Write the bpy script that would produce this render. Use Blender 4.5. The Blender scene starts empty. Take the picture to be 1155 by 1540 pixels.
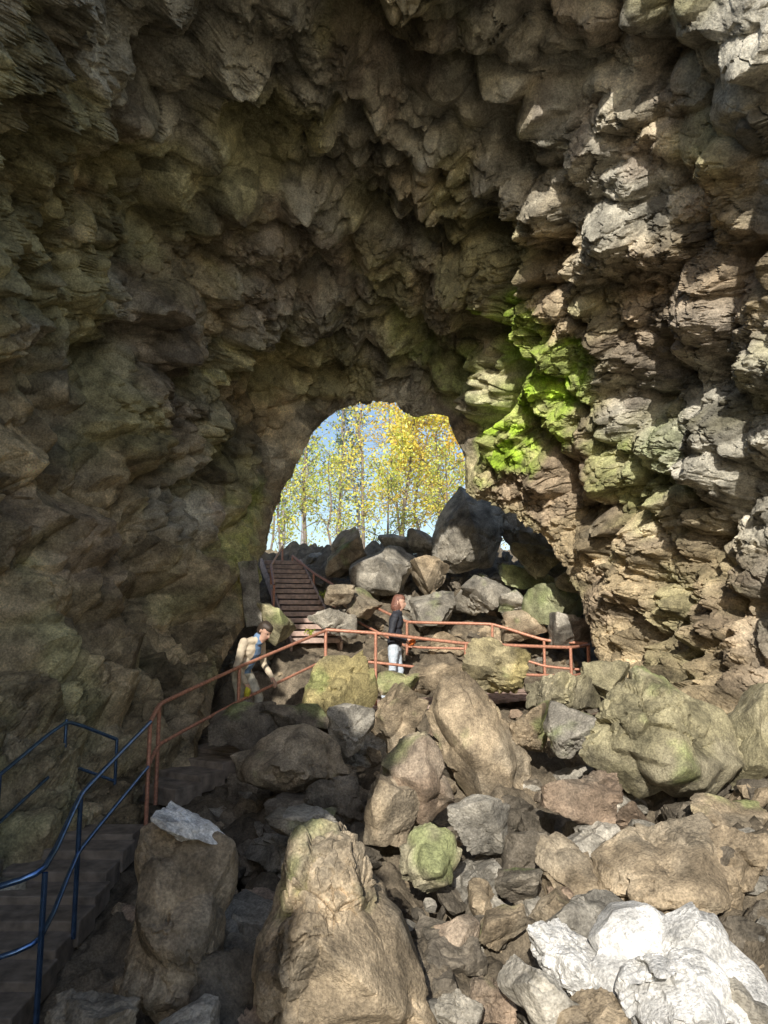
import bpy, bmesh, math, random
import numpy as np
from mathutils import Vector, Matrix
scene=bpy.context.scene
PITCH=math.radians(8); CP=math.cos(PITCH); SP=math.sin(PITCH); F=1112.0
def from_px(a,b,d):
    """image pixel (column, row) and estimated depth -> world metres"""
    tx=(a-577.5)/F; ty=(770-b)/F
    return np.array([tx*d, d*(CP-ty*SP), d*(SP+ty*CP)])
# ------------------------------------------------------------ noise tools
def hh(q,seed):
    q=q.astype(np.int64)
    n=(q[:,0]*73856093 ^ q[:,1]*19349663 ^ q[:,2]*83492791 ^ (seed*2654435761 & 0xffffffff))
    return mix((n & 0xffffffff).astype(np.uint32))
def mix(n):
    n=n.copy(); n^=n>>np.uint32(16); n*=np.uint32(0x7feb352d); n^=n>>np.uint32(15); n*=np.uint32(0x846ca68b); n^=n>>np.uint32(16); return n
def rf(n,k=0):
    m=mix(n+np.uint32(k*0x9E3779B9 & 0xffffffff)); return (m.astype(np.float64)/4294967296.0).astype(np.float32)
def vnoise(P,seed=0):
    B=np.floor(P); f=(P-B); f=f*f*(3-2*f); B=B.astype(np.int64); out=np.zeros(len(P),np.float32)
    for dx in (0,1):
        wx=f[:,0] if dx else 1-f[:,0]
        for dy in (0,1):
            wy=f[:,1] if dy else 1-f[:,1]
            for dz in (0,1):
                wz=f[:,2] if dz else 1-f[:,2]
                out+=(wx*wy*wz*rf(hh(B+np.array([dx,dy,dz]),seed))).astype(np.float32)
    return out*2-1
def fbm(P,seed=0,o=4):
    a=1.0; s=np.zeros(len(P),np.float32); Q=P.copy()
    for i in range(o):
        s+=a*vnoise(Q,seed+i*7); a*=.5; Q=Q*2.03+11.3
    return s
def voro(P,seed):
    B=np.floor(P).astype(np.int64); n=len(P)
    f1=np.full(n,9e9,np.float32); f2=f1.copy(); cid=np.zeros(n,np.uint32); c=np.zeros((n,3),np.float32)
    for dx in (-1,0,1):
        for dy in (-1,0,1):
            for dz in (-1,0,1):
                q=B+np.array([dx,dy,dz]); h=hh(q,seed)
                cc=q+.08+.84*np.stack([rf(h,1),rf(h,2),rf(h,3)],1)
                d=np.sqrt(((P-cc)**2).sum(1)).astype(np.float32)
                m=d<f1; f2=np.where(m,f1,np.minimum(f2,d)); f1=np.where(m,d,f1); cid=np.where(m,h,cid); c[m]=cc[m]
    return f1,f2,cid,c
def fracture(P,scale,seed,tilt=1.0,crack=.25,warp=.12,cw=.1):
    Q=P/scale
    W=np.stack([vnoise(Q*1.7,seed+50),vnoise(Q*1.7,seed+51),vnoise(Q*1.7,seed+52)],1)*warp
    Q=Q+W
    f1,f2,cid,c=voro(Q,seed)
    g=np.stack([rf(cid,5),rf(cid,6),rf(cid,7)],1)*2-1
    v=(rf(cid,4)-.5)+(g*(Q-c)).sum(1)*tilt-crack*np.clip(1-(f2-f1)/cw,0,1)**1.5
    return v.astype(np.float32),cid
def blocks(P,scale,seed,tilt=1.1,fall=2.6,warp=.07,offs=.6,r0=.42):
    """continuous union of tilted flat-faced blocks (max over neighbouring cells)"""
    Q=P/scale
    Q=Q+np.stack([vnoise(Q*1.5,seed+50),vnoise(Q*1.5,seed+51),vnoise(Q*1.5,seed+52)],1)*warp
    Q=Q.astype(np.float32); B=np.floor(Q).astype(np.int64); n=len(Q)
    best=np.full(n,-9e9,np.float32); cid=np.zeros(n,np.uint32)
    for dx in (-1,0,1):
        for dy in (-1,0,1):
            for dz in (-1,0,1):
                q=B+np.array([dx,dy,dz]); h=hh(q,seed)
                D=Q-(q+.1+.8*np.stack([rf(h,1),rf(h,2),rf(h,3)],1)).astype(np.float32)
                g=np.stack([rf(h,5),rf(h,6),rf(h,7)],1)*2-1
                r=np.sqrt((D*D).sum(1))
                v=(rf(h,4)-.5)*offs+(g*D).sum(1)*tilt-fall*np.maximum(r-r0,0)
                m=v>best; cid=np.where(m,h,cid); best=np.where(m,v,best)
    return (best+.1).astype(np.float32),cid
def sstep(a,b,x):
    t=np.clip((x-a)/(b-a),0,1); return t*t*(3-2*t)
def mixc(a,b,f): return a*(1-f[:,None])+b*f[:,None]
# ------------------------------------------------------------ mesh tools
def mk(name,V,Fc,mat=None,col=None,smooth=True,loc=None,parent=None,sharp=None):
    V=np.asarray(V,np.float32)
    if loc is not None: V=V-np.asarray(loc,np.float32)
    me=bpy.data.meshes.new(name)
    Fs=Fc if isinstance(Fc,list) else [Fc]
    Fs=[np.asarray(f,np.int32) for f in Fs if len(f)]
    nl=sum(f.size for f in Fs); nf=sum(len(f) for f in Fs)
    me.vertices.add(len(V)); me.vertices.foreach_set('co',V.ravel())
    me.loops.add(nl); me.loops.foreach_set('vertex_index',np.concatenate([f.ravel() for f in Fs]))
    tot=np.concatenate([np.full(len(f),f.shape[1],np.int32) for f in Fs]); st=np.concatenate([[0],np.cumsum(tot)[:-1]]).astype(np.int32)
    me.polygons.add(nf); me.polygons.foreach_set('loop_start',st)
    me.polygons.foreach_set('use_smooth',np.full(nf,smooth))
    me.update(calc_edges=True); me.validate()
    if sharp: 
        try: me.set_sharp_from_angle(angle=math.radians(sharp))
        except Exception as e: print('sharp',e)
    if col is not None:
        at=me.color_attributes.new('Col','FLOAT_COLOR','POINT')
        c=np.ones((len(V),4),np.float32); c[:,:3]=col; at.data.foreach_set('color',c.ravel())
    ob=bpy.data.objects.new(name,me); scene.collection.objects.link(ob)
    if loc is not None: ob.location=[float(v) for v in loc]
    if mat: me.materials.append(mat)
    if parent: ob.parent=parent
    return ob
def gridfaces(nr,nc):
    i=np.arange(nr-1)[:,None]*nc+np.arange(nc-1)[None,:]; i=i.ravel()
    return np.stack([i,i+1,i+nc+1,i+nc],1)
_ico={}
def ico(l):
    if l not in _ico:
        bm=bmesh.new(); bmesh.ops.create_icosphere(bm,subdivisions=l,radius=1)
        _ico[l]=(np.array([v.co[:] for v in bm.verts],np.float32),np.array([[v.index for v in f.verts] for f in bm.faces],np.int32)); bm.free()
    return _ico[l]
class Acc:
    def __init__(s): s.V=[];s.Q=[];s.T=[];s.n=0
    def add(s,V,F):
        V=np.asarray(V,np.float32); F=np.asarray(F,np.int32)
        s.V.append(V); (s.Q if F.shape[1]==4 else s.T).append(F+s.n); s.n+=len(V)
    def get(s):
        fs=[]
        if s.Q: fs.append(np.concatenate(s.Q))
        if s.T: fs.append(np.concatenate(s.T))
        return np.concatenate(s.V),fs
def tube(pts,rad,n=8):
    pts=np.asarray(pts,float); m=len(pts); rad=np.broadcast_to(rad,(m,))
    t=np.gradient(pts,axis=0); t/=np.linalg.norm(t,axis=1)[:,None]+1e-9
    up=np.array([0,0,1.]) if abs(t[0][2])<.9 else np.array([0,1.,0])
    V=[]; a=np.arange(n)/n*2*math.pi
    for i in range(m):
        u=np.cross(t[i],up); u/=np.linalg.norm(u)+1e-9; w=np.cross(u,t[i]); up=w
        V.append(pts[i]+rad[i]*(np.cos(a)[:,None]*u+np.sin(a)[:,None]*w))
    V=np.concatenate(V); Fq=[]
    for i in range(m-1):
        for j in range(n): Fq.append([i*n+j,i*n+(j+1)%n,(i+1)*n+(j+1)%n,(i+1)*n+j])
    return V,np.array(Fq)
def chaikin(p,k=2):
    p=np.asarray(p,float)
    for _ in range(k):
        q=[p[0]]
        for a,b in zip(p[:-1],p[1:]):
            L=np.linalg.norm(b-a); c=min(.25,.09/max(L,1e-6)) if _==0 else .25
            q+= [a*(1-c)+b*c, a*c+b*(1-c)]
        q.append(p[-1]); p=np.array(q)
    return p
def obox(c,ax,ay,az):
    c,ax,ay,az=[np.asarray(v,float) for v in (c,ax,ay,az)]
    V=[c+sx*ax+sy*ay+sz*az for sx in(-1,1) for sy in(-1,1) for sz in(-1,1)]
    return V,[[0,1,3,2],[4,6,7,5],[0,4,5,1],[2,3,7,6],[0,2,6,4],[1,5,7,3]]
# ------------------------------------------------------------ materials
def newmat(n):
    m=bpy.data.materials.new(n); m.use_nodes=True; return m,m.node_tree.nodes,m.node_tree.links
def rockmat(name,bump=1.0,rough=.8,fine=1.0):
    m,N,L=newmat(name); b=N['Principled BSDF']; b.inputs['Roughness'].default_value=rough
    b.inputs['Specular IOR Level'].default_value=.35
    geo=N.new('ShaderNodeNewGeometry'); at=N.new('ShaderNodeAttribute'); at.attribute_name='Col'
    def noise(s,d,r=.6):
        x=N.new('ShaderNodeTexNoise'); x.inputs['Scale'].default_value=s; x.inputs['Detail'].default_value=d; x.inputs['Roughness'].default_value=r
        L.new(geo.outputs['Position'],x.inputs['Vector']); return x
    n1=noise(3.2*fine,5,.75); n2=noise(42*fine,2,.6)
    r1=N.new('ShaderNodeMapRange'); r1.inputs['From Min'].default_value=.32; r1.inputs['From Max'].default_value=.68; r1.inputs['To Min'].default_value=.42; r1.inputs['To Max'].default_value=1.58
    L.new(n1.outputs['Fac'],r1.inputs['Value'])
    r2=N.new('ShaderNodeMapRange'); r2.inputs['From Min'].default_value=.35; r2.inputs['From Max'].default_value=.65; r2.inputs['To Min'].default_value=.75; r2.inputs['To Max'].default_value=1.25
    L.new(n2.outputs['Fac'],r2.inputs['Value'])
    mu=N.new('ShaderNodeMath'); mu.operation='MULTIPLY'; L.new(r1.outputs[0],mu.inputs[0]); L.new(r2.outputs[0],mu.inputs[1])
    vm=N.new('ShaderNodeVectorMath'); vm.operation='SCALE'; L.new(at.outputs['Color'],vm.inputs[0]); L.new(mu.outputs[0],vm.inputs['Scale'])
    L.new(vm.outputs[0],b.inputs['Base Color'])
    n3=noise(9*fine,6,.74)
    b1=N.new('ShaderNodeBump'); b1.inputs['Strength'].default_value=.85*bump; b1.inputs['Distance'].default_value=.07; L.new(n3.outputs['Fac'],b1.inputs['Height'])
    b3=N.new('ShaderNodeBump'); b3.inputs['Strength'].default_value=.6*bump; b3.inputs['Distance'].default_value=.012; L.new(n2.outputs['Fac'],b3.inputs['Height']); L.new(b1.outputs[0],b3.inputs['Normal'])
    L.new(b3.outputs[0],b.inputs['Normal']); return m
def plain(name,c,rough=.7,metal=0,var=.25,scale=20,bump=.2):
    m,N,L=newmat(name); b=N['Principled BSDF']; b.inputs['Roughness'].default_value=rough; b.inputs['Metallic'].default_value=metal
    g=N.new('ShaderNodeNewGeometry'); n=N.new('ShaderNodeTexNoise'); n.inputs['Scale'].default_value=scale; n.inputs['Detail'].default_value=4; L.new(g.outputs['Position'],n.inputs['Vector'])
    r=N.new('ShaderNodeValToRGB'); r.color_ramp.elements[0].position=.3; r.color_ramp.elements[1].position=.7
    r.color_ramp.elements[0].color=[x*(1-var) for x in c]+[1]; r.color_ramp.elements[1].color=[min(1,x*(1+var)) for x in c]+[1]
    L.new(n.outputs['Fac'],r.inputs[0]); L.new(r.outputs[0],b.inputs['Base Color'])
    bp=N.new('ShaderNodeBump'); bp.inputs['Strength'].default_value=bump; bp.inputs['Distance'].default_value=.01; L.new(n.outputs['Fac'],bp.inputs['Height']); L.new(bp.outputs[0],b.inputs['Normal'])
    return m
def leafmat(name):
    m,N,L=newmat(name); N.remove(N['Principled BSDF']); o=N['Material Output']
    at=N.new('ShaderNodeAttribute'); at.attribute_name='Col'
    d=N.new('ShaderNodeBsdfDiffuse'); t=N.new('ShaderNodeBsdfTranslucent'); mx=N.new('ShaderNodeMixShader'); mx.inputs[0].default_value=.4
    L.new(at.outputs['Color'],d.inputs[0]); L.new(at.outputs['Color'],t.inputs[0]); L.new(d.outputs[0],mx.inputs[1]); L.new(t.outputs[0],mx.inputs[2]); L.new(mx.outputs[0],o.inputs[0]); return m
M_cave=rockmat('cave_basalt',1.0); M_boulder=rockmat('boulder_basalt',.75,fine=1.3); M_leaf=leafmat('autumn_leaf')
M_rust=plain('rusted_pipe',(.56,.27,.18),.5,.25,.3,30)
M_steel=plain('sky_tinted_steel',(.15,.27,.52),.25,.85,.25,14,.1)  # blue of the reflected sky put into the base colour
# ------------------------------------------------------------ paths / terrain
P_LOW=np.array([[-2.9,3.6,-3.0],[-2.95,5.2,-2.70],[-2.95,8.0,-2.08],[-2.75,8.9,-1.95]])
P_MID=np.array([[-2.75,8.9,-1.95],[-1.85,10.4,-1.62],[-1.1,11.9,-1.38]])
P_WALK=np.array([[-1.1,11.9,-1.38],[.2,12.1,-1.38],[1.6,12.4,-1.32],[3.0,12.6,-1.2]])
P_UP=np.array([[-.9,12.6,-.75],[-1.2,13.4,-.45],[-2.4,17.2,1.32],[-2.6,18.2,1.4]])
PATHS=[P_LOW,P_MID,P_WALK,P_UP]
def pathdist(x,y):
    bd=np.full(x.shape,1e9); bz=np.zeros(x.shape)
    for P in PATHS:
        for a,b in zip(P[:-1],P[1:]):
            dx,dy=b[0]-a[0],b[1]-a[1]; t=np.clip(((x-a[0])*dx+(y-a[1])*dy)/(dx*dx+dy*dy),0,1)
            d=np.hypot(x-a[0]-t*dx,y-a[1]-t*dy); z=a[2]+t*(b[2]-a[2]); m=d<bd; bd=np.where(m,d,bd); bz=np.where(m,z,bz)
    return bd,bz
def hgt(x,y):
    c=np.interp(y,[-5,3.5,5.3,7,9,11,13,14.5,16,18,20,40,200,900],[-2.3,-2.35,-2.3,-2.15,-1.85,-1.6,-1.2,-.5,.3,1.35,1.7,2.2,4,10])
    l=np.interp(y,[-5,3,5.3,8,9,11.5,13.5,16,18,20,40,200,900],[-3.2,-3.1,-2.85,-2.3,-2.1,-1.55,-.6,.5,1.35,1.7,2.2,4,10])
    s=sstep(.9,2.1,x*-1)
    z=c*(1-s)+l*s
    z=z+.25*sstep(1.5,4,x)*(1-sstep(8,14,y))
    P=np.stack([x,y,z*0],-1).reshape(-1,3)
    z=z+(.16*fbm(P*.9,3,4)).reshape(x.shape)
    d,pz=pathdist(x,y); w=1-sstep(.55,1.0,d)
    return z*(1-w)+(pz-.2)*w
xs=np.concatenate([-np.geomspace(500,7,30)[:-1],np.linspace(-7,7,360),np.geomspace(7,500,30)[1:]])
ys=np.concatenate([-np.geomspace(80,1,14)[:-1],np.linspace(-1,22,560),np.geomspace(22,900,44)[1:]])
X,Y=np.meshgrid(xs,ys); Z=hgt(X,Y)
Pt=np.stack([X,Y,Z],-1).reshape(-1,3).astype(np.float32)
inn=(1-sstep(6,8,np.abs(Pt[:,0])))*(1-sstep(20,24,Pt[:,1]))*sstep(-2,0,Pt[:,1])
pd,_=pathdist(Pt[:,0],Pt[:,1]); pf=sstep(.5,.9,pd)
v1,c1=blocks(Pt,.7,11); v2,c2=blocks(Pt,.28,12); v3,_=fracture(Pt,.11,13)
Pt[:,2]+=inn*((.3*v1+.14*v2)*pf+.04*v3+.02*fbm(Pt*6,5,3))
n=fbm(Pt*.8,21,4)[:,None]
col=np.array([.17,.14,.10])*(1+.3*n)*(.75+.5*rf(c2,9)[:,None])
col=col*inn[:,None]+(1-inn[:,None])*np.array([.42,.36,.25])*(1+.3*n)
mk('ground',Pt,gridfaces(len(ys),len(xs)),M_boulder,col)
# ------------------------------------------------------------ cave shell
rim=[(300,1180,9.0),(322,1080,9.8),(335,1010,10.8),(375,935,12.2),(400,870,13),(408,815,13.6),(428,752,14),(452,692,14),(480,646,14),(518,618,14),(570,605,13.8),(622,624,13.6),(672,628,13.3),(690,680,12.9),(698,742,12.6),(757,772,12.4),(806,800,12),(830,830,11.9),(862,880,11.6),(884,950,11.2),(898,1010,10.8),(930,1080,10)]
C0=from_px(610,900,12.5); cx,cz=C0[0],C0[2]
rw=np.array([from_px(*r) for r in rim])
ra=np.arctan2(rw[:,2]-cz,rw[:,0]-cx); ra=np.where(ra<-1.6,ra+2*math.pi,ra)
o=np.argsort(ra); ra=ra[o]; rw=rw[o]; rr=np.hypot(rw[:,0]-cx,rw[:,2]-cz)
NU,NT=960,860
A0,A1=math.radians(222),math.radians(-42)
arc=np.linspace(0,1,NU); ang=A0+(A1-A0)*arc
rr_i=np.interp(ang,ra,rr); ry_i=np.interp(ang,ra,rw[:,1])
NO=60
t=np.concatenate([-np.linspace(1,1/NO,NO),np.linspace(0,1,NT)**1.08])
T,A=np.meshgrid(t,ang,indexing='ij'); RR=np.broadcast_to(rr_i,T.shape); RY=np.broadcast_to(ry_i,T.shape)
# unseen roof cut away to let sun in; side walls extended back for shade
dg_=np.degrees(ang)
yend=np.interp(dg_,[-42,15,35,52,70,106,122,140,222],[1.0,1.0,3.2,5.2,6.0,6.0,4.2,.8,.8])
YE=np.broadcast_to(yend,T.shape)
ti=np.clip(T,0,1); yy=RY*(1-ti)+YE*ti
depthf=(RY-yy)/16.5
hwid=np.where(A>math.pi/2,4.75,4.9); top=6.8-cz; low=5.2
ca,sa=np.cos(A),np.sin(A); ez=np.where(sa>0,top,low); p=2.3
Rc=(np.abs(ca/ (hwid))**p+np.abs(sa/ez)**p)**(-1/p)
g=np.clip(depthf*2.5,0,1); w=1-(1-g)**1.5
R=RR*(1-w)+Rc*w
to=np.clip(-T,0,1); R=R*(1+.75*to**1.3)
Xs=cx*(1-.6*w)+R*ca; Zs=cz+R*sa
yy=yy+2.2*to
P=np.stack([Xs,yy,Zs],-1)
def shell(name,P,grid,ti_r,toward):
    nr,nc=grid
    G=P.reshape(nr,nc,3)
    du=np.gradient(G,axis=1); dt=np.gradient(G,axis=0); Nn=np.cross(du,dt); Nn/=np.linalg.norm(Nn,axis=-1,keepdims=True)+1e-9
    Nn=Nn.reshape(-1,3); P=P.reshape(-1,3).astype(np.float32)
    if (Nn*(toward-P)).sum(1).mean()<0: Nn=-Nn
    lw=fbm(P*.35,31,3)
    v1,c1=blocks(P,1.2,41,1.4,3.6,offs=1.2,r0=.5); v2,c2=blocks(P,.55,42,1.6,3.8,offs=1.2,r0=.52,warp=.04); v2c,c2c=blocks(P,.25,49,1.5,3.6,offs=1.2,r0=.5,warp=.04); v2b,c2b=fracture(P,.42,48,1.2,.6,.1,.07); v3,c3=fracture(P,.17,43,1.1,.4,.15,.1); v4,c4=fracture(P,.09,44,1.1,.2)
    rm=sstep(-.35,.35,fbm(P*.6,77,3)); m2=sstep(-.25,.3,fbm(P*.5+40,78,3))
    n0=sstep(0,.10,ti_r); near=n0*.85+.15
    D=near*(.40*v1+.34*v2+.10*v2b*(.25+m2)+.15*v2c*(.4+m2)-.40)+.045*v3*(.2+1.2*rm)+.03*v4*(.1+1.3*rm)+.12*lw*near+.012*fbm(P*5,46,4)-.1*(P[:,0]<-1)*(1-sstep(-.5,1.5,P[:,2]))
    Pd=P+Nn*D[:,None]
    gry=np.array([.38,.36,.30]); brn=np.array([.385,.31,.195]); olv=np.array([.375,.35,.19]); red=np.array([.28,.215,.165])
    f1=sstep(-.35,.45,fbm(P*.5,61,4)+.5*(1-sstep(1.0,4.5,P[:,2]))-.2); f2=sstep(.0,.55,fbm(P*.8+9,62,4)); f3=sstep(.2,.6,fbm(P*.9+19,63,4))
    col=mixc(np.broadcast_to(gry,P.shape),np.broadcast_to(brn,P.shape),f1); col=mixc(col,np.broadcast_to(olv,P.shape),f2*.8); col=mixc(col,np.broadcast_to(red,P.shape),f3*.5)
    pale=(rf(c2,15)>.78)*.45+(rf(c2c,15)>.85)*.35
    col=col*(.30+.5*rf(c2,8)[:,None]+.4*rf(c2c,8)[:,None]+.2*rf(c3,8)[:,None]+pale[:,None])
    def blob(px,py,d,r,seed=0,amp=.45):
        q=from_px(px,py,d); dd=np.sqrt(((P-q)**2).sum(1))/r
        return 1-sstep(.55,1.05,dd+amp*fbm(P*2.2,90+seed,3)*.6)
    moss=np.maximum.reduce([blob(790,500,11.2,.8),blob(810,590,11.6,1.0,1),blob(760,660,12,.8,2),blob(860,560,10.9,.75,4)])
    moss2=np.maximum.reduce([blob(640,520,13,1.0,5)*.25,blob(930,720,10,1.0,6)*.2,blob(430,780,13,.9,7)*.35,blob(700,560,12.6,.8,8)*.3,blob(390,830,12.6,.8,9)*.3,blob(980,850,9,.9,3)*.15])
    mo=np.maximum(moss*(.45+.55*sstep(-.4,.3,fbm(P*5,99,3))),moss2)
    col=mixc(col,np.array([.42,.62,.06])*(.7+.5*rf(c3,3)[:,None]),np.clip(mo,0,1))
    return mk(name,Pd,gridfaces(nr,nc),M_cave,np.clip(col,0,.75),sharp=38)
shell('cave_walls_and_ceiling',P,T.shape,ti.ravel(),np.array([0,6,0]))
# unseen wall added behind the camera on the left, to shade the lower left
uu=np.linspace(0,1,120); zz_=np.linspace(-4,6.4,130)
ZZ,UU=np.meshgrid(zz_,uu,indexing='ij')
px_=np.interp(UU,[0,.35,.7,1],[-5.0,-4.4,-3.1,-1.75]); py_=np.interp(UU,[0,.35,.7,1],[2.2,-.4,-3.0,-5.2])
shell('added_shade_wall',np.stack([px_-.15*(ZZ+4)*.3,py_-.03*ZZ,ZZ],-1).reshape(-1,3),ZZ.shape,np.ones(ZZ.size),np.array([0,4,0]))
# ------------------------------------------------------------ boulders
def planes_rand(seed,npl):
    rs=np.random.RandomState(seed); n=rs.normal(size=(npl,3)); n/=np.linalg.norm(n,axis=1)[:,None]; d=rs.uniform(.45,.9,npl)
    return np.concatenate([n,np.eye(3),-np.eye(3)]),np.concatenate([d,np.full(6,1.1)])
def shape(nn,d,level,pw):
    Dv,Fc=ico(level); dots=np.clip(Dv@nn.T,0,None)/d
    mxx=dots.max(1,keepdims=True)+1e-9
    r=1/(mxx[:,0]*(((dots/mxx)**pw).sum(1))**(1/pw)); return (Dv*r[:,None]).astype(np.float32),Fc,Dv
def rock(seed,size,level=5,npl=13,rough=1.0,pw=120):
    nn,d=planes_rand(seed,npl); V,Fc,Dv=shape(nn,d,level,pw)
    ext=(V.max(0)-V.min(0)); V=(V-(V.max(0)+V.min(0))/2)/ext*np.asarray(size)
    return V.astype(np.float32),Fc,Dv
TONES={'b':(.37,.295,.20),'o':(.365,.33,.205),'g':(.28,.32,.15),'r':(.36,.27,.195),'w':(.70,.69,.66),'n':(.36,.335,.285),'y':(.42,.355,.17),'d':(.18,.155,.12)}  # w: whitened so these rocks look washed out by sunlight
def colour_rock(W,Nz,tone,cid,moss,seed):
    base=np.array(TONES[tone]); n=fbm(W*1.7,seed,4)
    k=.6 if tone=='w' else 1
    c=base*(1+.3*k*n[:,None])*(1-.28*k+.5*k*rf(cid,2)[:,None])
    if tone!='w':
        f=sstep(.0,.5,fbm(W*1.3+5,seed+3,4)); c=mixc(c,c*.4+.6*np.array([.40,.36,.285]),f*.6)
        f=sstep(.1,.6,fbm(W*2.1+15,seed+4,4)); c=mixc(c,c*.5,f*.6)
    if moss>0:
        m=sstep(.5-moss,1.0-moss,fbm(W*2.2+2,seed+9,4)*.9+Nz*.3); c=mixc(c,np.broadcast_to(np.array([.27,.33,.12]),c.shape),m*.6)
    return np.clip(c,0,.85)
def finish(Wc,Nd,Fc,c,s,seed,tone,moss,rough,name):
    a,ca_=blocks(Wc+seed*3.1,s*.5,seed+5,1.4,3.6,r0=.52,warp=.04); b,cb=fracture(Wc,s*.25,seed+6,1.3,.4,.12,.1); e,_=fracture(Wc,s*.08,seed+7,1,.25)
    rm=sstep(-.1,.5,fbm(Wc/s*1.5,seed+8,3))
    Wc=Wc+Nd*((.085*a*s+.05*b*s*(.06+rm)+.018*e*s*(.03+1.3*rm)+.006*s*fbm(Wc/s*3,seed,4)+.004*fbm(Wc*14,seed,3))*rough)[:,None]
    col=colour_rock(Wc,Nd[:,2],tone,ca_,moss,seed)
    return mk(name,Wc,Fc,M_boulder,col,loc=c,sharp=26)
def boulder(px,py,w,h,d,tone='b',seed=1,yaw=0,roll=0,tilt=0,moss=.1,level=5,name='boulder',dep=None,npl=8,rough=1.0):
    c=from_px(px,py,d); sx,sz=w/F*d,h/F*d; sy=dep if dep else (sx+sz)*.5
    V,Fc,Dv=rock(seed,(sx,sy,sz),level,npl)
    Rm=np.array((Matrix.Rotation(math.radians(yaw),3,'Z')@Matrix.Rotation(math.radians(roll),3,'Y')@Matrix.Rotation(math.radians(tilt),3,'X')))
    W=V@Rm.T; Nd=Dv@Rm.T
    return finish(W+c,Nd,Fc,c,(sx*sy*sz)**(1/3),seed,tone,moss,rough,name)
def hullrock(poly,d,thick,ridge,tone='b',seed=1,moss=.0,level=6,rough=1.0,name='boulder',lean=0.0):
    """boulder from its outline in image pixels, a ridge point on the near side, and an estimated thickness; lean>0: top further away"""
    rs=np.random.RandomState(seed); py=np.array([q[1] for q in poly],float); pc=np.mean([q[0] for q in poly]); pm_=py.mean(); hh_=(py.max()-py.min())/F*d
    pts=[]
    for x,y in poly:
        k=(pm_-y)/(py.max()-py.min())*hh_*lean
        pts.append(from_px(x,y,d+k))
        for f,o_ in ((.66,-.33),(.6,.5)):
            x2=pc+(x-pc)*f*rs.uniform(.7,1.15); y2=pm_+(y-pm_)*f*rs.uniform(.7,1.15); pts.append(from_px(x2,y2,d+k)+np.array([0,o_*thick*rs.uniform(.7,1.25),0]))
    pts.append(from_px(ridge[0],ridge[1],d)+np.array([0,-.6*thick,0]))
    pts=np.array(pts); c=pts.mean(0); bm=bmesh.new(); [bm.verts.new(q-c) for q in pts]
    bmesh.ops.convex_hull(bm,input=bm.verts); bm.normal_update()
    nn=[];dd=[]
    for f in bm.faces:
        n=np.array(f.normal[:]); dv=n@np.array(f.verts[0].co[:])
        if dv<0: n=-n;dv=-dv
        if f.calc_area()>1e-7: nn.append(n);dd.append(max(dv,.02))
    bm.free(); V,Fc,Dv=shape(np.array(nn),np.array(dd),level,200)
    ext=V.max(0)-V.min(0)
    return finish(V+c,Dv,Fc,c,float(np.prod(ext))**(1/3)*.9,seed,tone,moss,rough,name)
hullrock([(470,1230),(508,1243),(560,1340),(640,1470),(655,1545),(395,1545),(383,1470),(415,1330),(435,1250)],4.3,.85,(470,1350),'b',4,.06,lean=.25,level=7,rough=1.25)
hullrock([(250,1226),(345,1276),(335,1400),(320,1550),(190,1500),(198,1310),(212,1244)],4.4,.8,(270,1380),'b',9,.0,lean=.15,rough=1.3)
hullrock([(955,1008),(1010,1015),(1085,1070),(1122,1150),(1065,1203),(960,1197),(885,1152),(870,1120),(925,1065)],7.2,1.3,(990,1130),'o',31,.1,lean=.35)
hullrock([(940,1242),(1050,1225),(1112,1290),(1100,1372),(1000,1378),(905,1335),(890,1285)],5.6,.9,(1000,1310),'b',35,0,lean=.5)
hullrock([(658,1015),(692,1008),(745,1060),(790,1150),(800,1235),(730,1235),(655,1140),(642,1060)],8.4,1.0,(700,1120),'b',43,.05,lean=.2)
hullrock([(690,726),(712,738),(754,746),(757,800),(738,852),(682,870),(646,852),(655,790)],16.2,1.6,(705,800),'n',70,.0,lean=.2,rough=.6)
hullrock([(980,1375),(1040,1383),(1125,1440),(1138,1560),(960,1560),(890,1505),(900,1430),(940,1387)],3.9,.7,(1010,1450),'w',21,0,lean=.5,rough=1.9)
hullrock([(788,1393),(850,1398),(905,1430),(892,1500),(835,1485)],4.1,.4,(850,1430),'w',22,0,lean=.5,level=5,rough=1.4)
hullrock([(600,1112),(640,1098),(680,1160),(686,1205),(640,1238),(600,1205),(573,1150)],6.7,.6,(640,1170),'r',41,.03,lean=.2,level=5,rough=1.2)
hullrock([(618,1250),(670,1246),(696,1275),(682,1328),(640,1350),(604,1334),(598,1290)],5.8,.5,(655,1290),'o',145,.3,lean=.2,level=5,rough=1.6)
hullrock([(355,1135),(455,1088),(500,1105),(525,1165),(430,1190),(362,1175)],7.8,.9,(440,1140),'b',55,.03,lean=.3,level=5)
hullrock([(468,1000),(545,978),(562,1030),(545,1092),(450,1098),(455,1040)],10.0,.9,(510,1040),'y',60,.1,lean=.1,level=5,rough=1.4)
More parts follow.
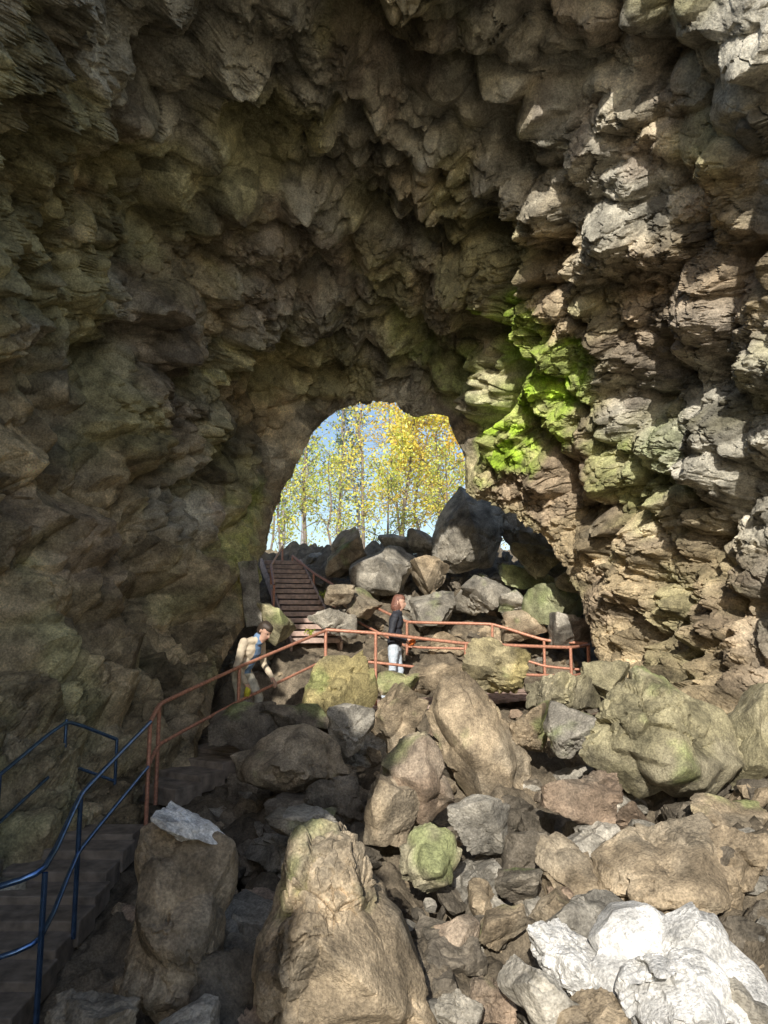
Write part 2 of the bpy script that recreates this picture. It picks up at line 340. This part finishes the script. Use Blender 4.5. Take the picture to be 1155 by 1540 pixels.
BL=[
 dict(px=380,py=1500,w=150,h=130,d=4.2,tone='d',seed=12,level=5),
 dict(px=292,py=1246,w=112,h=26,d=4.45,tone='w',seed=112,roll=16,level=5,moss=0,dep=.4,npl=5),  # pale slab added as the sunlit top of the boulder below
 dict(px=470,py=1222,w=80,h=18,d=4.75,tone='n',seed=113,roll=6,level=4,moss=0,dep=.3,npl=5),  # thin slab added to give the boulder a bright, lit top
 dict(px=950,py=1400,w=80,h=60,d=4.4,tone='w',seed=23,roll=20,level=5,moss=0),
 dict(px=820,py=1505,w=110,h=80,d=3.8,tone='n',seed=24,roll=35,level=5,moss=0),
 dict(px=1130,py=1530,w=90,h=110,d=3.7,tone='n',seed=25,level=5,moss=0),
 dict(px=900,py=1545,w=110,h=80,d=3.6,tone='b',seed=26,level=5,moss=0),
 dict(px=1130,py=1110,w=90,h=150,d=7.5,tone='o',seed=33,moss=.0,level=5),
 dict(px=1085,py=1235,w=130,h=80,d=6.3,tone='b',seed=36,roll=15,level=5),
 dict(px=870,py=1195,w=120,h=75,d=6.6,tone='r',seed=37,roll=5,level=5,moss=0),
 dict(px=590,py=1225,w=78,h=100,d=6.5,tone='b',seed=44,roll=20,level=5),
 dict(px=722,py=1240,w=88,h=80,d=6.2,tone='n',seed=46,roll=-10,level=5,moss=.05),
 dict(px=848,py=1300,w=80,h=80,d=5.7,tone='b',seed=47,level=5),
 dict(px=835,py=1370,w=70,h=55,d=5.2,tone='b',seed=48,level=4),
 dict(px=680,py=1420,w=78,h=82,d=4.9,tone='r',seed=49,level=5,roll=15),
 dict(px=755,py=1400,w=78,h=55,d=5.0,tone='b',seed=50,level=5,roll=-15),
 dict(px=780,py=1330,w=70,h=50,d=5.4,tone='d',seed=51,level=4),
 dict(px=735,py=1505,w=75,h=70,d=4.3,tone='r',seed=52,level=5,roll=-15),
 dict(px=690,py=1525,w=65,h=60,d=4.1,tone='n',seed=53,level=5,moss=0),
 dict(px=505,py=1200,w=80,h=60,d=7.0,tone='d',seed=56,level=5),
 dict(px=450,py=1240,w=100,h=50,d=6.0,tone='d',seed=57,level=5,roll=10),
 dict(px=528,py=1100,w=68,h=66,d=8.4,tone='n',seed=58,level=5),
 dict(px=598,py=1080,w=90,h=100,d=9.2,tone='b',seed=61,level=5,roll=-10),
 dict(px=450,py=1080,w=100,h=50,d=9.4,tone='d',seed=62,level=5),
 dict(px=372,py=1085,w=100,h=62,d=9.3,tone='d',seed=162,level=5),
 dict(px=738,py=1003,w=98,h=68,d=10.9,tone='y',seed=63,level=5,moss=.15,roll=20),
 dict(px=655,py=1018,w=90,h=36,d=11.2,tone='b',seed=59,level=5),
 dict(px=600,py=1032,w=70,h=34,d=11.0,tone='b',seed=159,level=5),
 dict(px=845,py=1045,w=115,h=70,d=9.2,tone='o',seed=64,level=5,moss=.0,roll=-15),
 dict(px=915,py=1022,w=80,h=50,d=9.5,tone='o',seed=65,level=5,moss=.05),
 dict(px=800,py=1095,w=62,h=80,d=8.4,tone='b',seed=66,level=5),
 dict(px=860,py=1105,w=72,h=70,d=7.8,tone='n',seed=67,level=5,roll=20),
 dict(px=578,py=858,w=95,h=72,d=15.6,tone='n',seed=71,level=5,moss=.0),
 dict(px=516,py=832,w=62,h=70,d=16.5,tone='b',seed=72,level=5,roll=-20),
 dict(px=640,py=818,w=55,h=40,d=17,tone='n',seed=73,level=4),
 dict(px=600,py=818,w=60,h=26,d=17.6,tone='n',seed=79,level=4),
 dict(px=645,py=868,w=60,h=60,d=15.5,tone='b',seed=74,level=5),
 dict(px=717,py=893,w=90,h=58,d=14.6,tone='n',seed=75,level=5,roll=5),
 dict(px=795,py=872,w=90,h=32,d=14.6,tone='g',seed=76,level=5,roll=8,moss=.2),
 dict(px=838,py=905,w=84,h=76,d=13.2,tone='g',seed=77,level=5,roll=20,moss=.3,npl=8),
 dict(px=805,py=842,w=74,h=54,d=13.9,tone='o',seed=177,level=5,roll=-10,moss=.35,npl=8),
 dict(px=862,py=868,w=50,h=46,d=12.9,tone='o',seed=178,level=5,moss=.3),
 dict(px=862,py=945,w=60,h=50,d=12.8,tone='n',seed=179,level=5,moss=.1),
 dict(px=780,py=912,w=60,h=42,d=14.0,tone='n',seed=78,level=5),
 dict(px=800,py=795,w=130,h=110,d=16.5,tone='n',seed=80,level=5,moss=.1),
 dict(px=860,py=850,w=90,h=90,d=15,tone='n',seed=180,level=5,moss=.1),
 dict(px=790,py=940,w=70,h=50,d=13.4,tone='b',seed=81,level=4),
 dict(px=650,py=915,w=70,h=50,d=14.4,tone='n',seed=82,level=4),
 dict(px=545,py=908,w=66,h=44,d=14.2,tone='b',seed=83,level=4),
 dict(px=500,py=938,w=70,h=44,d=12.9,tone='n',seed=183,level=4),
 dict(px=512,py=895,w=44,h=30,d=14.0,tone='b',seed=184,level=4),
 dict(px=270,py=1555,w=100,h=70,d=3.7,tone='n',seed=84,level=5,moss=0),
 dict(px=130,py=1560,w=150,h=100,d=3.6,tone='d',seed=85,level=5,moss=0),
 dict(px=415,py=940,w=60,h=60,d=12.2,tone='o',seed=87,level=5,moss=.1),
]
for k in BL: boulder(**k)
boulder(px=376,py=893,w=34,h=98,d=12.2,tone='n',seed=3,roll=-5,moss=.1,level=5,name='rock_slab',npl=4,dep=.25,rough=.4)
# scattered rubble
rs=np.random.RandomState(5); acc=Acc(); cols=[]; nn_=[]
cand=[]
for (cnt,lo,hi,l) in ((120,.32,.6,4),(600,.14,.32,3),(600,.06,.14,2)):
    k=0
    while k<cnt:
        y=3.0+15.5*rs.rand()**.9; x=rs.uniform(-.6,.55)*y*.95
        if abs(x)>4.4: continue
        d,_=pathdist(np.array([x]),np.array([y])); s=rs.uniform(lo,hi)
        if d[0]<.62+s*.5: continue
        if x<-1.9 and y<8.6 and s>.25: continue
        z=hgt(np.array([x]),np.array([y]))[0]
        cand.append((x,y,z+s*rs.uniform(.0,.4),s,l)); k+=1
for i,(x,y,z,s,l) in enumerate(cand):
    V,Fc,Dv=rock(1000+i,(s*rs.uniform(.8,1.4),s*rs.uniform(.8,1.2),s*rs.uniform(.55,.95)),l,7)
    e=Matrix.Rotation(rs.uniform(0,6.3),3,'Z')@Matrix.Rotation(rs.uniform(-.5,.5),3,'X')
    Rm=np.array(e); W=V@Rm.T+np.array([x,y,z]); acc.add(W,Fc); nn_.append(Dv@Rm.T*s)
    tone=np.array(TONES['bbnrdndd'[rs.randint(8)]])*rs.uniform(.7,1.15); cols.append(np.broadcast_to(tone,W.shape))
V,Fs=acc.get(); NS=np.concatenate(nn_); CL=np.concatenate(cols)
a,cc=fracture(V,.13,300,1.1,.2); V=V+NS*(.08*a+.04*fbm(V*9,301,3))[:,None]
CL=CL*(.75+.45*rf(cc,1)[:,None])*(1+.25*fbm(V*2,302,3)[:,None])
mk('rubble',V,Fs,M_boulder,CL,sharp=30)
# ------------------------------------------------------------ steps
def flight(name,P,n,width,mat,th=.06,stringers=False,jit=.0):
    P=np.asarray(P,float); seg=np.r_[0,np.cumsum(np.linalg.norm(np.diff(P[:,:2],axis=0),axis=1))]; acc=Acc(); r=random.Random(3)
    run=seg[-1]/n
    for i in range(n):
        s=(i+.5)*run; q=np.array([np.interp(s,seg,P[:,j]) for j in range(3)]); q2=np.array([np.interp(min(s+.05,seg[-1]),seg,P[:,j]) for j in range(3)]); q1=np.array([np.interp(s-.05,seg,P[:,j]) for j in range(3)])
        f=q2-q1; f[2]=0; f/=np.linalg.norm(f); sd=np.array([f[1],-f[0],0])
        a=r.uniform(-jit,jit); h=th
        acc.add(*obox(q+[0,0,a-h/2+.0],sd*(width/2+r.uniform(-jit,jit)),f*(run*.54),np.array([0,0,h/2])))
    if stringers:
        for sgn in (-1,1):
            a,b=P[0],P[-1]; f=b-a; L=np.linalg.norm(f); f/=L; sd=np.array([f[1],-f[0],0]); sd/=np.linalg.norm(sd); u=np.cross(sd,f)
            acc.add(*obox((a+b)/2+sd*sgn*(width/2+.03)-[0,0,.1],sd*.025,f*L/2,u*.11))
    V,Fs=acc.get(); ob=mk(name,V,Fs,mat,smooth=False,loc=V.mean(0))
    bv=ob.modifiers.new('bevel','BEVEL'); bv.width=.012; bv.segments=2; return ob
M_step=plain('worn_stone_tread',(.25,.21,.17),.85,0,.4,9,.6); M_tread=plain('weathered_timber_tread',(.50,.37,.31),.8,0,.35,12,.4)
flight('stone_steps',P_LOW[:3],13,1.0,M_step,.2,jit=.025)
flight('stone_steps',P_MID,9,1.0,M_step,.2,jit=.02)
flight('wooden_staircase',P_UP[1:3],15,.85,M_tread,.09,True)
flight('walkway',P_WALK,26,1.05,M_tread,.05)
# ------------------------------------------------------------ railings
def railing(name,top,mat,h=.95,drop=.45,sp=1.5,r=.024):
    top=np.asarray(top,float); acc=Acc()
    acc.add(*tube(chaikin(top),r)); acc.add(*tube(chaikin(top-[0,0,drop]),r*.85))
    for a,b in zip(top[:-1],top[1:]):
        L=np.linalg.norm(b-a); k=max(1,int(round(L/sp)))
        for i in range(k):
            q=a+(b-a)*i/k; acc.add(*tube([q-[0,0,h+.15],q-[0,0,h*.5],q],r*.95))
    q=top[-1]; acc.add(*tube([q-[0,0,h+.15],q-[0,0,h*.5],q],r*.95))
    V,Fs=acc.get(); return mk(name,V,Fs,mat,loc=V.mean(0))
railing('stair_railing',[from_px(-40,1345,4.9),from_px(68,1312,5.0),from_px(122,1193,6.0),from_px(226,1086,7.8)],M_steel,r=.022,sp=3)
railing('stair_railing',[from_px(-30,1190,6.7),from_px(0,1165,6.9),from_px(100,1082,8.0),from_px(176,1112,8.3)],M_steel,r=.02,sp=3)
railing('handrail',[from_px(226,1086,7.8),from_px(240,1058,8.4),from_px(360,1003,9.9),from_px(490,948,11.5)],M_rust,r=.024)
railing('handrail',[from_px(490,947,11.5),from_px(565,952,11.5),from_px(700,968,11.7),from_px(858,974,11.9),from_px(885,970,12.6)],M_rust,r=.027,sp=1.6)
railing('handrail',[from_px(440,836,17.2),from_px(472,862,16.1),from_px(530,897,14.9),from_px(612,936,13.6),from_px(740,938,13.2),from_px(818,963,13),from_px(884,968,12.7)],M_rust,r=.027,sp=1.6)
railing('handrail',[from_px(425,822,17.8),from_px(408,850,15.6),from_px(412,880,14.3)],M_rust,r=.025,sp=1.6)
# ------------------------------------------------------------ people
SK=plain('skin',(.62,.38,.28),.55,0,.08,40,.05)
def person(name,loc,yaw,mats,pose,hairf,height=1.7,held=None):
    """pose: dict of joints in local metres, forward=+Y"""
    pr=[]
    J=pose
    def cap(a,b,ra,rb,l): pr.append(('c',np.array(a,float),np.array(b,float),ra,rb,l))
    def ell(c,r,l): pr.append(('e',np.array(c,float),np.array(r,float),None,None,l))
    pel,ch,nk,hd=[np.array(J[k],float) for k in('pelvis','chest','neck','head')]
    mid=(pel+ch)/2
    ell(pel,(.17,.125,.13),'coat'); ell(mid,(.165,.12,.17),'coat'); ell(ch,(.19,.125,.17),'coat'); ell((ch+nk)/2+[0,0,.03],(.17,.085,.07),'coat')
    ell(pel-[0,0,.09],(.16,.12,.1),'pants')
    cap(nk-[0,0,.05],hd-[0,0,.07],.058,.055,'skin'); cap(nk-[0,.0,.02],nk+[0,0,.02],.085,.072,'coat')
    for s in('l','r'):
        sg=-1 if s=='l' else 1
        sh=ch+[sg*.185,0,.09]; el=np.array(J['elb_'+s],float); wr=np.array(J['wri_'+s],float)
        cap(sh,el,.068,.052,'coat'); cap(el,wr,.052,.038,'coat')
        hp=pel+[sg*.085,0,-.06]; kn=np.array(J['kne_'+s],float); an=np.array(J['ank_'+s],float)
        cap(hp,kn,.098,.066,'pants'); cap(kn,an,.066,.05,'pants')
        fd=np.array([0,1,0]); cap(an+[0,-.03,-.035],an+fd*.15+[0,0,-.045],.045,.036,'shoe')
    hf=np.array(J['look'],float); hf/=np.linalg.norm(hf); hr=np.cross(hf,[0,0,1]); hr/=np.linalg.norm(hr); hu=np.cross(hr,hf)
    H=lambda x,y,z: hd+hr*x+hf*y+hu*z
    cap(H(0,-.015,.035),H(0,.02,.03),.082,.078,'skin'); cap(H(0,.035,-.02),H(0,.045,-.075),.065,.04,'skin')
    cap(H(0,.095,.015),H(0,.113,-.018),.009,.015,'skin'); cap(H(0,.085,-.052),H(0,.088,-.056),.019,.017,'skin')
    for sg in(-1,1): cap(H(sg*.08,-.01,.02),H(sg*.082,-.012,-.02),.014,.01,'skin')
    cap(H(0,-.03,.06),H(0,.03,.075),.088,.068,'hair'); cap(H(0,-.035,.04),H(0,-.05,-.03*hairf),.09,.06+.02*hairf,'hair')
    if hairf>1:
        cap(H(0,-.06,.0),H(0,-.07,-.1),.07,.05,'hair')
    acc=Acc(); s2,f2_=ico(2)
    for q in pr:
        if q[0]=='e': acc.add(s2*q[2]+q[1],f2_)
        else:
            L=np.linalg.norm(q[2]-q[1]); k=max(2,int(L/.018)+1)
            for i in range(k):
                u=i/(k-1); acc.add(s2*(q[3]*(1-u)+q[4]*u)+q[1]*(1-u)+q[2]*u,f2_)
    V,Fs=acc.get(); tmp=mk('tmp',V,Fs)
    rm=tmp.modifiers.new('r','REMESH'); rm.mode='VOXEL'; rm.voxel_size=.0105; rm.use_smooth_shade=True
    sm=tmp.modifiers.new('s','SMOOTH'); sm.factor=.5; sm.iterations=3
    dg=bpy.context.evaluated_depsgraph_get(); me=bpy.data.meshes.new_from_object(tmp.evaluated_get(dg)); bpy.data.objects.remove(tmp)
    nv=len(me.vertices); co=np.empty(nv*3,np.float32); me.vertices.foreach_get('co',co); co=co.reshape(-1,3)
    fc=np.array([p.center[:] for p in me.polygons],np.float32)
    best=np.full(len(fc),1e9); lab=np.zeros(len(fc),int); names=['coat','pants','skin','hair','shoe']
    for q in pr:
        if q[0]=='e': dd=(np.linalg.norm((fc-q[1])/q[2],axis=1)-1)*q[2].min()
        else:
            ab=q[2]-q[1]; tt=np.clip(((fc-q[1])@ab)/(ab@ab+1e-9),0,1); dd=np.linalg.norm(fc-q[1]-tt[:,None]*ab,axis=1)-(q[3]*(1-tt)+q[4]*tt)
        m=dd<best; best[m]=dd[m]; lab[m]=names.index(q[5])
    if 'shirt' in mats:
        fr=(lab==0)&(fc[:,1]>np.interp(fc[:,2],[pel[2],ch[2]],[pel[1],ch[1]])+.055)&(np.abs(fc[:,0])<.07)
        lab[fr]=5; names.append('shirt')
    fold=fbm(co*np.array([9,9,14]),7,3)*.008
    nr=np.empty(nv*3,np.float32); me.vertices.foreach_get('normal',nr); nr=nr.reshape(-1,3)
    msk=(co[:,2]<nk[2]-.02); co=co+nr*(fold*msk)[:,None]; me.vertices.foreach_set('co',co.ravel())
    me.materials.clear()
    for nme in names: me.materials.append(mats[nme])
    me.polygons.foreach_set('material_index',lab.astype(np.int32)); me.polygons.foreach_set('use_smooth',np.ones(len(lab),bool)); me.update()
    me.name=name; ob=bpy.data.objects.new(name,me); scene.collection.objects.link(ob)
    for s in('l','r'):
        wr=np.array(J['wri_'+s],float); el=np.array(J['elb_'+s],float); f=wr-el; f/=np.linalg.norm(f)
        sd=np.cross(f,[0,1,0] if abs(f[1])<.8 else [0,0,1]); sd/=np.linalg.norm(sd); up=np.cross(sd,f); acc=Acc()
        s3,f3=ico(3); B=np.stack([sd,f,up]); acc.add((s3*[.036,.052,.018])@B+wr+f*.05,f3)
        for k,(o,L) in enumerate(((-.027,.072),(-.009,.08),(.009,.075),(.026,.06))):
            a=wr+f*.09+sd*o; b=a+f*L*.45-up*.006; c=b+f*L*.3-up*.022; d=c+f*L*.08-up*.026
            acc.add(*tube([a,b,c,d],[.0095,.009,.008,.006],8))
        sg=1 if s=='l' else -1
        a=wr+f*.025+sd*sg*.028; acc.add(*tube([a,a+f*.03+sd*sg*.02-up*.008,a+f*.06+sd*sg*.022-up*.02],[.012,.011,.008],8))
        V,Fs=acc.get(); mk('hand_'+s,V,Fs,mats['skin'],parent=ob)
    acc=Acc()
    for sg in(-1,1): acc.add(s2*.0105+H(sg*.032,.083,.022),f2_)
    V,Fs=acc.get(); mk('eyes',V,Fs,mats['eye'],parent=ob)
    mk('mouth',*(lambda t:(t[0],[t[1]]))(tube([H(-.024,.099,-.05),H(0,.107,-.05),H(.024,.099,-.05)],.004,6)),mats['lip'],parent=ob)
    if held: held(ob)
    ob.location=[float(v) for v in loc]; ob.rotation_euler=(0,0,math.radians(yaw)); ob.scale=[height/1.72]*3
    return ob
blk=plain('black_jacket',(.035,.038,.05),.7,0,.3,15); jean=plain('pale_denim',(.58,.66,.75),.85,0,.15,30); crm=plain('cream_jacket',(.60,.51,.38),.85,0,.15,20); blu=plain('blue_shirt',(.16,.26,.42),.8); 
eye=plain('dark_eye',(.03,.02,.02),.3); lip=plain('lip',(.42,.16,.14),.6); red=plain('auburn_hair',(.22,.10,.07),.6,0,.5,60); dk=plain('dark_hair',(.05,.035,.025),.6); shoe=plain('boot',(.12,.09,.07),.7)
org=plain('orange_cloth',(.8,.2,.04),.7); yel=plain('yellow_cloth',(.7,.65,.06),.7)
def cloth(mat,c,s,nm):
    def f(ob):
        V,Fc,Dv=rock(77,s,3,12); V=V+c+Dv*(.012*fbm(V*25,5,2))[:,None]; mk(nm,V,Fc,mat,parent=ob)
    return f
person('woman',(from_px(593,960,11.95)[0],12.08,-1.36),-97,dict(coat=blk,pants=jean,skin=SK,hair=red,shoe=shoe,eye=eye,lip=lip),
 dict(pelvis=(0,0,.95),chest=(0,.03,1.29),neck=(0,.05,1.46),head=(0,.085,1.605),look=(.1,1,-.05),
  elb_l=(-.24,-.03,1.10),wri_l=(-.14,.2,1.02),elb_r=(.25,-.03,1.10),wri_r=(.16,.19,.99),
  kne_l=(-.1,.08,.5),ank_l=(-.1,.02,.09),kne_r=(.1,-.02,.5),ank_r=(.11,-.16,.1)),2,1.68,cloth(org,(.12,.30,.97),(.16,.13,.12),'orange_gloves'))
pm=from_px(372,960,10.4)
person('man',(pm[0],pm[1],-1.66),-118,dict(coat=crm,pants=plain('khaki_trousers',(.55,.52,.42),.85),skin=SK,hair=dk,shoe=shoe,eye=eye,lip=lip,shirt=blu),
 dict(pelvis=(0,-.08,.93),chest=(0,.09,1.225),neck=(0,.2,1.365),head=(0,.30,1.465),look=(0,.8,-.65),
  elb_l=(-.26,.10,1.0),wri_l=(-.22,.28,.82),elb_r=(.27,.04,.99),wri_r=(.24,.18,.77),
  kne_l=(-.1,.16,.54),ank_l=(-.1,.1,.13),kne_r=(.1,-.02,.5),ank_r=(.11,-.2,.1)),.6,1.7,cloth(yel,(.25,.22,.65),(.1,.1,.15),'yellow_bag'))
# ------------------------------------------------------------ trees
def tree(name,base,h,seed,leafc,nleaf,bark,spread=1.6,ls=.085,r0=.1,start=.18):
    r=np.random.RandomState(seed); base=np.array(base,float); acc=Acc()
    k=9; zz=np.linspace(0,1,k); wob=np.cumsum(r.normal(0,.11,(k,2)),axis=0)*h*.12
    tr=base+np.stack([wob[:,0],wob[:,1],zz*h],1); tr[0,2]-=.4; acc.add(*tube(tr,r0*(1-.85*zz)+.01,7)); tips=[]
    nl=int(18+h*2)
    for i in range(nl):
        u=start+(1-start)*(i+.5)/nl; p=np.array([np.interp(u,zz,tr[:,j]) for j in range(3)]); a=r.uniform(0,6.28); L=spread*(1.05-u*.7)*r.uniform(.6,1.2)
        d=np.array([math.cos(a),math.sin(a),r.uniform(.3,.9)]); pts=[p]
        for s in range(4): pts.append(pts[-1]+d*L/4+r.normal(0,.06,3)); 
        acc.add(*tube(pts,np.linspace(r0*.3*(1.1-u),.006,5),5)); tips+= [pts[2],pts[3],pts[4]]
        for s in range(3):
            q=pts[r.randint(1,4)]; d2=d+r.normal(0,.7,3); e=[q,q+d2*L*.2,q+d2*L*.4+r.normal(0,.05,3)]; acc.add(*tube(e,[.012,.008,.004],4)); tips+=[e[1],e[2]]
    V,Fs=acc.get(); root=mk(name,V,Fs,bark,loc=base)
    tips=np.array(tips); ti_=r.randint(0,len(tips),nleaf); wt=np.clip(r.rand(len(tips))*1.3-.1,0,1); keep=r.rand(nleaf)<wt[ti_]; ti_=ti_[keep]; n=len(ti_)
    c=tips[ti_]+r.normal(0,.17,(n,3)); a=r.normal(size=(n,3)); a/=np.linalg.norm(a,axis=1)[:,None]; b=np.cross(a,r.normal(size=(n,3))); b/=np.linalg.norm(b,axis=1)[:,None]
    s=ls*r.uniform(.6,1.3,n)[:,None]*.5
    Vl=np.stack([c-a*s,c+b*s*.75,c+a*s,c-b*s*.75],1).reshape(-1,3); Fl=np.arange(n*4).reshape(-1,4)
    tc=np.array(leafc)[r.randint(0,len(leafc),len(tips))][ti_]*r.uniform(.75,1.2,(n,1)); 
    mk('leaves',Vl-base,Fl,M_leaf,np.clip(np.repeat(tc,4,axis=0),0,.95),smooth=False,parent=root)
BK=plain('aspen_bark',(.22,.18,.15),.85,0,.35,8,.4); BK2=plain('pine_bark',(.30,.29,.30),.9,0,.3,8,.5)
yl=[(.95,.80,.18),(.95,.85,.30),(.93,.72,.14),(.75,.78,.2)]; gr=[(.68,.76,.18),(.84,.84,.22),(.5,.62,.15),(.92,.80,.18)]; orr=[(.96,.62,.14),(.96,.74,.20),(.95,.68,.15),(.9,.78,.2)]
def tz(x,y): return float(hgt(np.array([x]),np.array([y]))[0])
for (x,y,h,s,c,n,sp) in [(.5,25,8.2,1,yl,8500,1.8),(2.5,27,9,2,orr,11000,2.1),(-1.0,28.5,8.5,3,yl,2600,1.2),(-2.8,27,7.0,4,gr,1800,1.2),(-3.8,24,5.0,5,gr,3800,1.5),(1.6,31,9.5,6,orr,8500,2.1),(3.6,30,9,7,orr,10000,2.2),(-1.6,23,3.2,8,gr,3600,1.2),(-3.0,21.5,2.6,9,gr,3600,1.0),(.1,22.5,3.0,10,gr,3000,1.2),(1.9,22.5,3.2,11,gr,3200,1.2),(3.4,21.5,3,13,gr,2400,1.1),(.9,35,9.5,16,orr,3500,2.0),(-2.2,33,8.5,17,gr,1500,1.3)]:
    tree('aspen_tree' if h>4.5 else 'willow_shrub',(x,y,tz(x,y)),h,s,c,n,BK,sp,r0=.07 if h>5 else .03,start=.16 if h>5 else .05,ls=.12 if h>5 else .08)
pg=[(.16,.24,.16),(.2,.26,.18),(.14,.2,.14)]
for (x,y,h,s) in [(-5.5,48,14,21),(-3.2,50,15,22),(-7.2,52,14,23),(7,50,13,24),(-1.5,54,15,25)]:
    tree('pine_tree',(x,y,tz(x,y)),h,s,pg,2000,BK2,1.2,ls=.2,r0=.17,start=.3)
def plant(name,base,n,s,h,seed,cs):
    r=np.random.RandomState(seed); base=np.array(base,float); V=[];Fl=[];C=[]
    for i in range(n):
        a=r.uniform(0,6.28); L=h*r.uniform(.5,1); d=np.array([math.cos(a)*.6,math.sin(a)*.6,1]); q=base+d*L*r.uniform(.3,1)+r.normal(0,.02,3)
        u=r.normal(size=3);u/=np.linalg.norm(u);w=np.cross(u,r.normal(size=3));w/=np.linalg.norm(w)
        k=len(V); V+=[q-u*s,q+w*s*.6,q+u*s,q-w*s*.6]; Fl.append([k,k+1,k+2,k+3]); c=np.array(cs[r.randint(len(cs))]); C+=[c]*4
    mk(name,np.array(V),np.array(Fl),M_leaf,np.array(C),smooth=False,loc=base)
for i,(a,b,d) in enumerate([(466,958,12.3),(486,900,14.6)]):
    plant('fern',from_px(a,b,d),60,.022,.15,i,[(.4,.5,.08),(.5,.5,.1)])
# ------------------------------------------------------------ light, world, camera
EL,AZ=math.radians(29),math.radians(190)
sd=Vector((math.sin(AZ)*math.cos(EL),math.cos(AZ)*math.cos(EL),math.sin(EL)))
sl=bpy.data.lights.new('sun','SUN'); sl.energy=5; sl.angle=math.radians(.5); sl.color=(1,.94,.84)
so=bpy.data.objects.new('sun',sl); so.rotation_euler=(-sd).to_track_quat('-Z','Y').to_euler(); so.location=(0,-20,30); scene.collection.objects.link(so)
w=bpy.data.worlds.new('World'); scene.world=w; w.use_nodes=True; N=w.node_tree.nodes; L=w.node_tree.links
sk=N.new('ShaderNodeTexSky'); sk.sky_type='NISHITA'; sk.sun_disc=False; sk.sun_elevation=EL; sk.sun_rotation=AZ%(2*math.pi)
L.new(sk.outputs[0],N['Background'].inputs[0]); N['Background'].inputs[1].default_value=.15
cam=bpy.data.cameras.new('camera'); co_=bpy.data.objects.new('camera',cam); scene.collection.objects.link(co_); scene.camera=co_
cam.sensor_fit='VERTICAL'; cam.sensor_height=36; cam.sensor_width=27; cam.lens=26; cam.clip_end=3000; cam.clip_start=.05
co_.location=(0,0,0); co_.rotation_euler=(math.radians(90)+PITCH,0,0)
scene.view_settings.view_transform='Standard'; scene.view_settings.look='None'; scene.view_settings.exposure=0
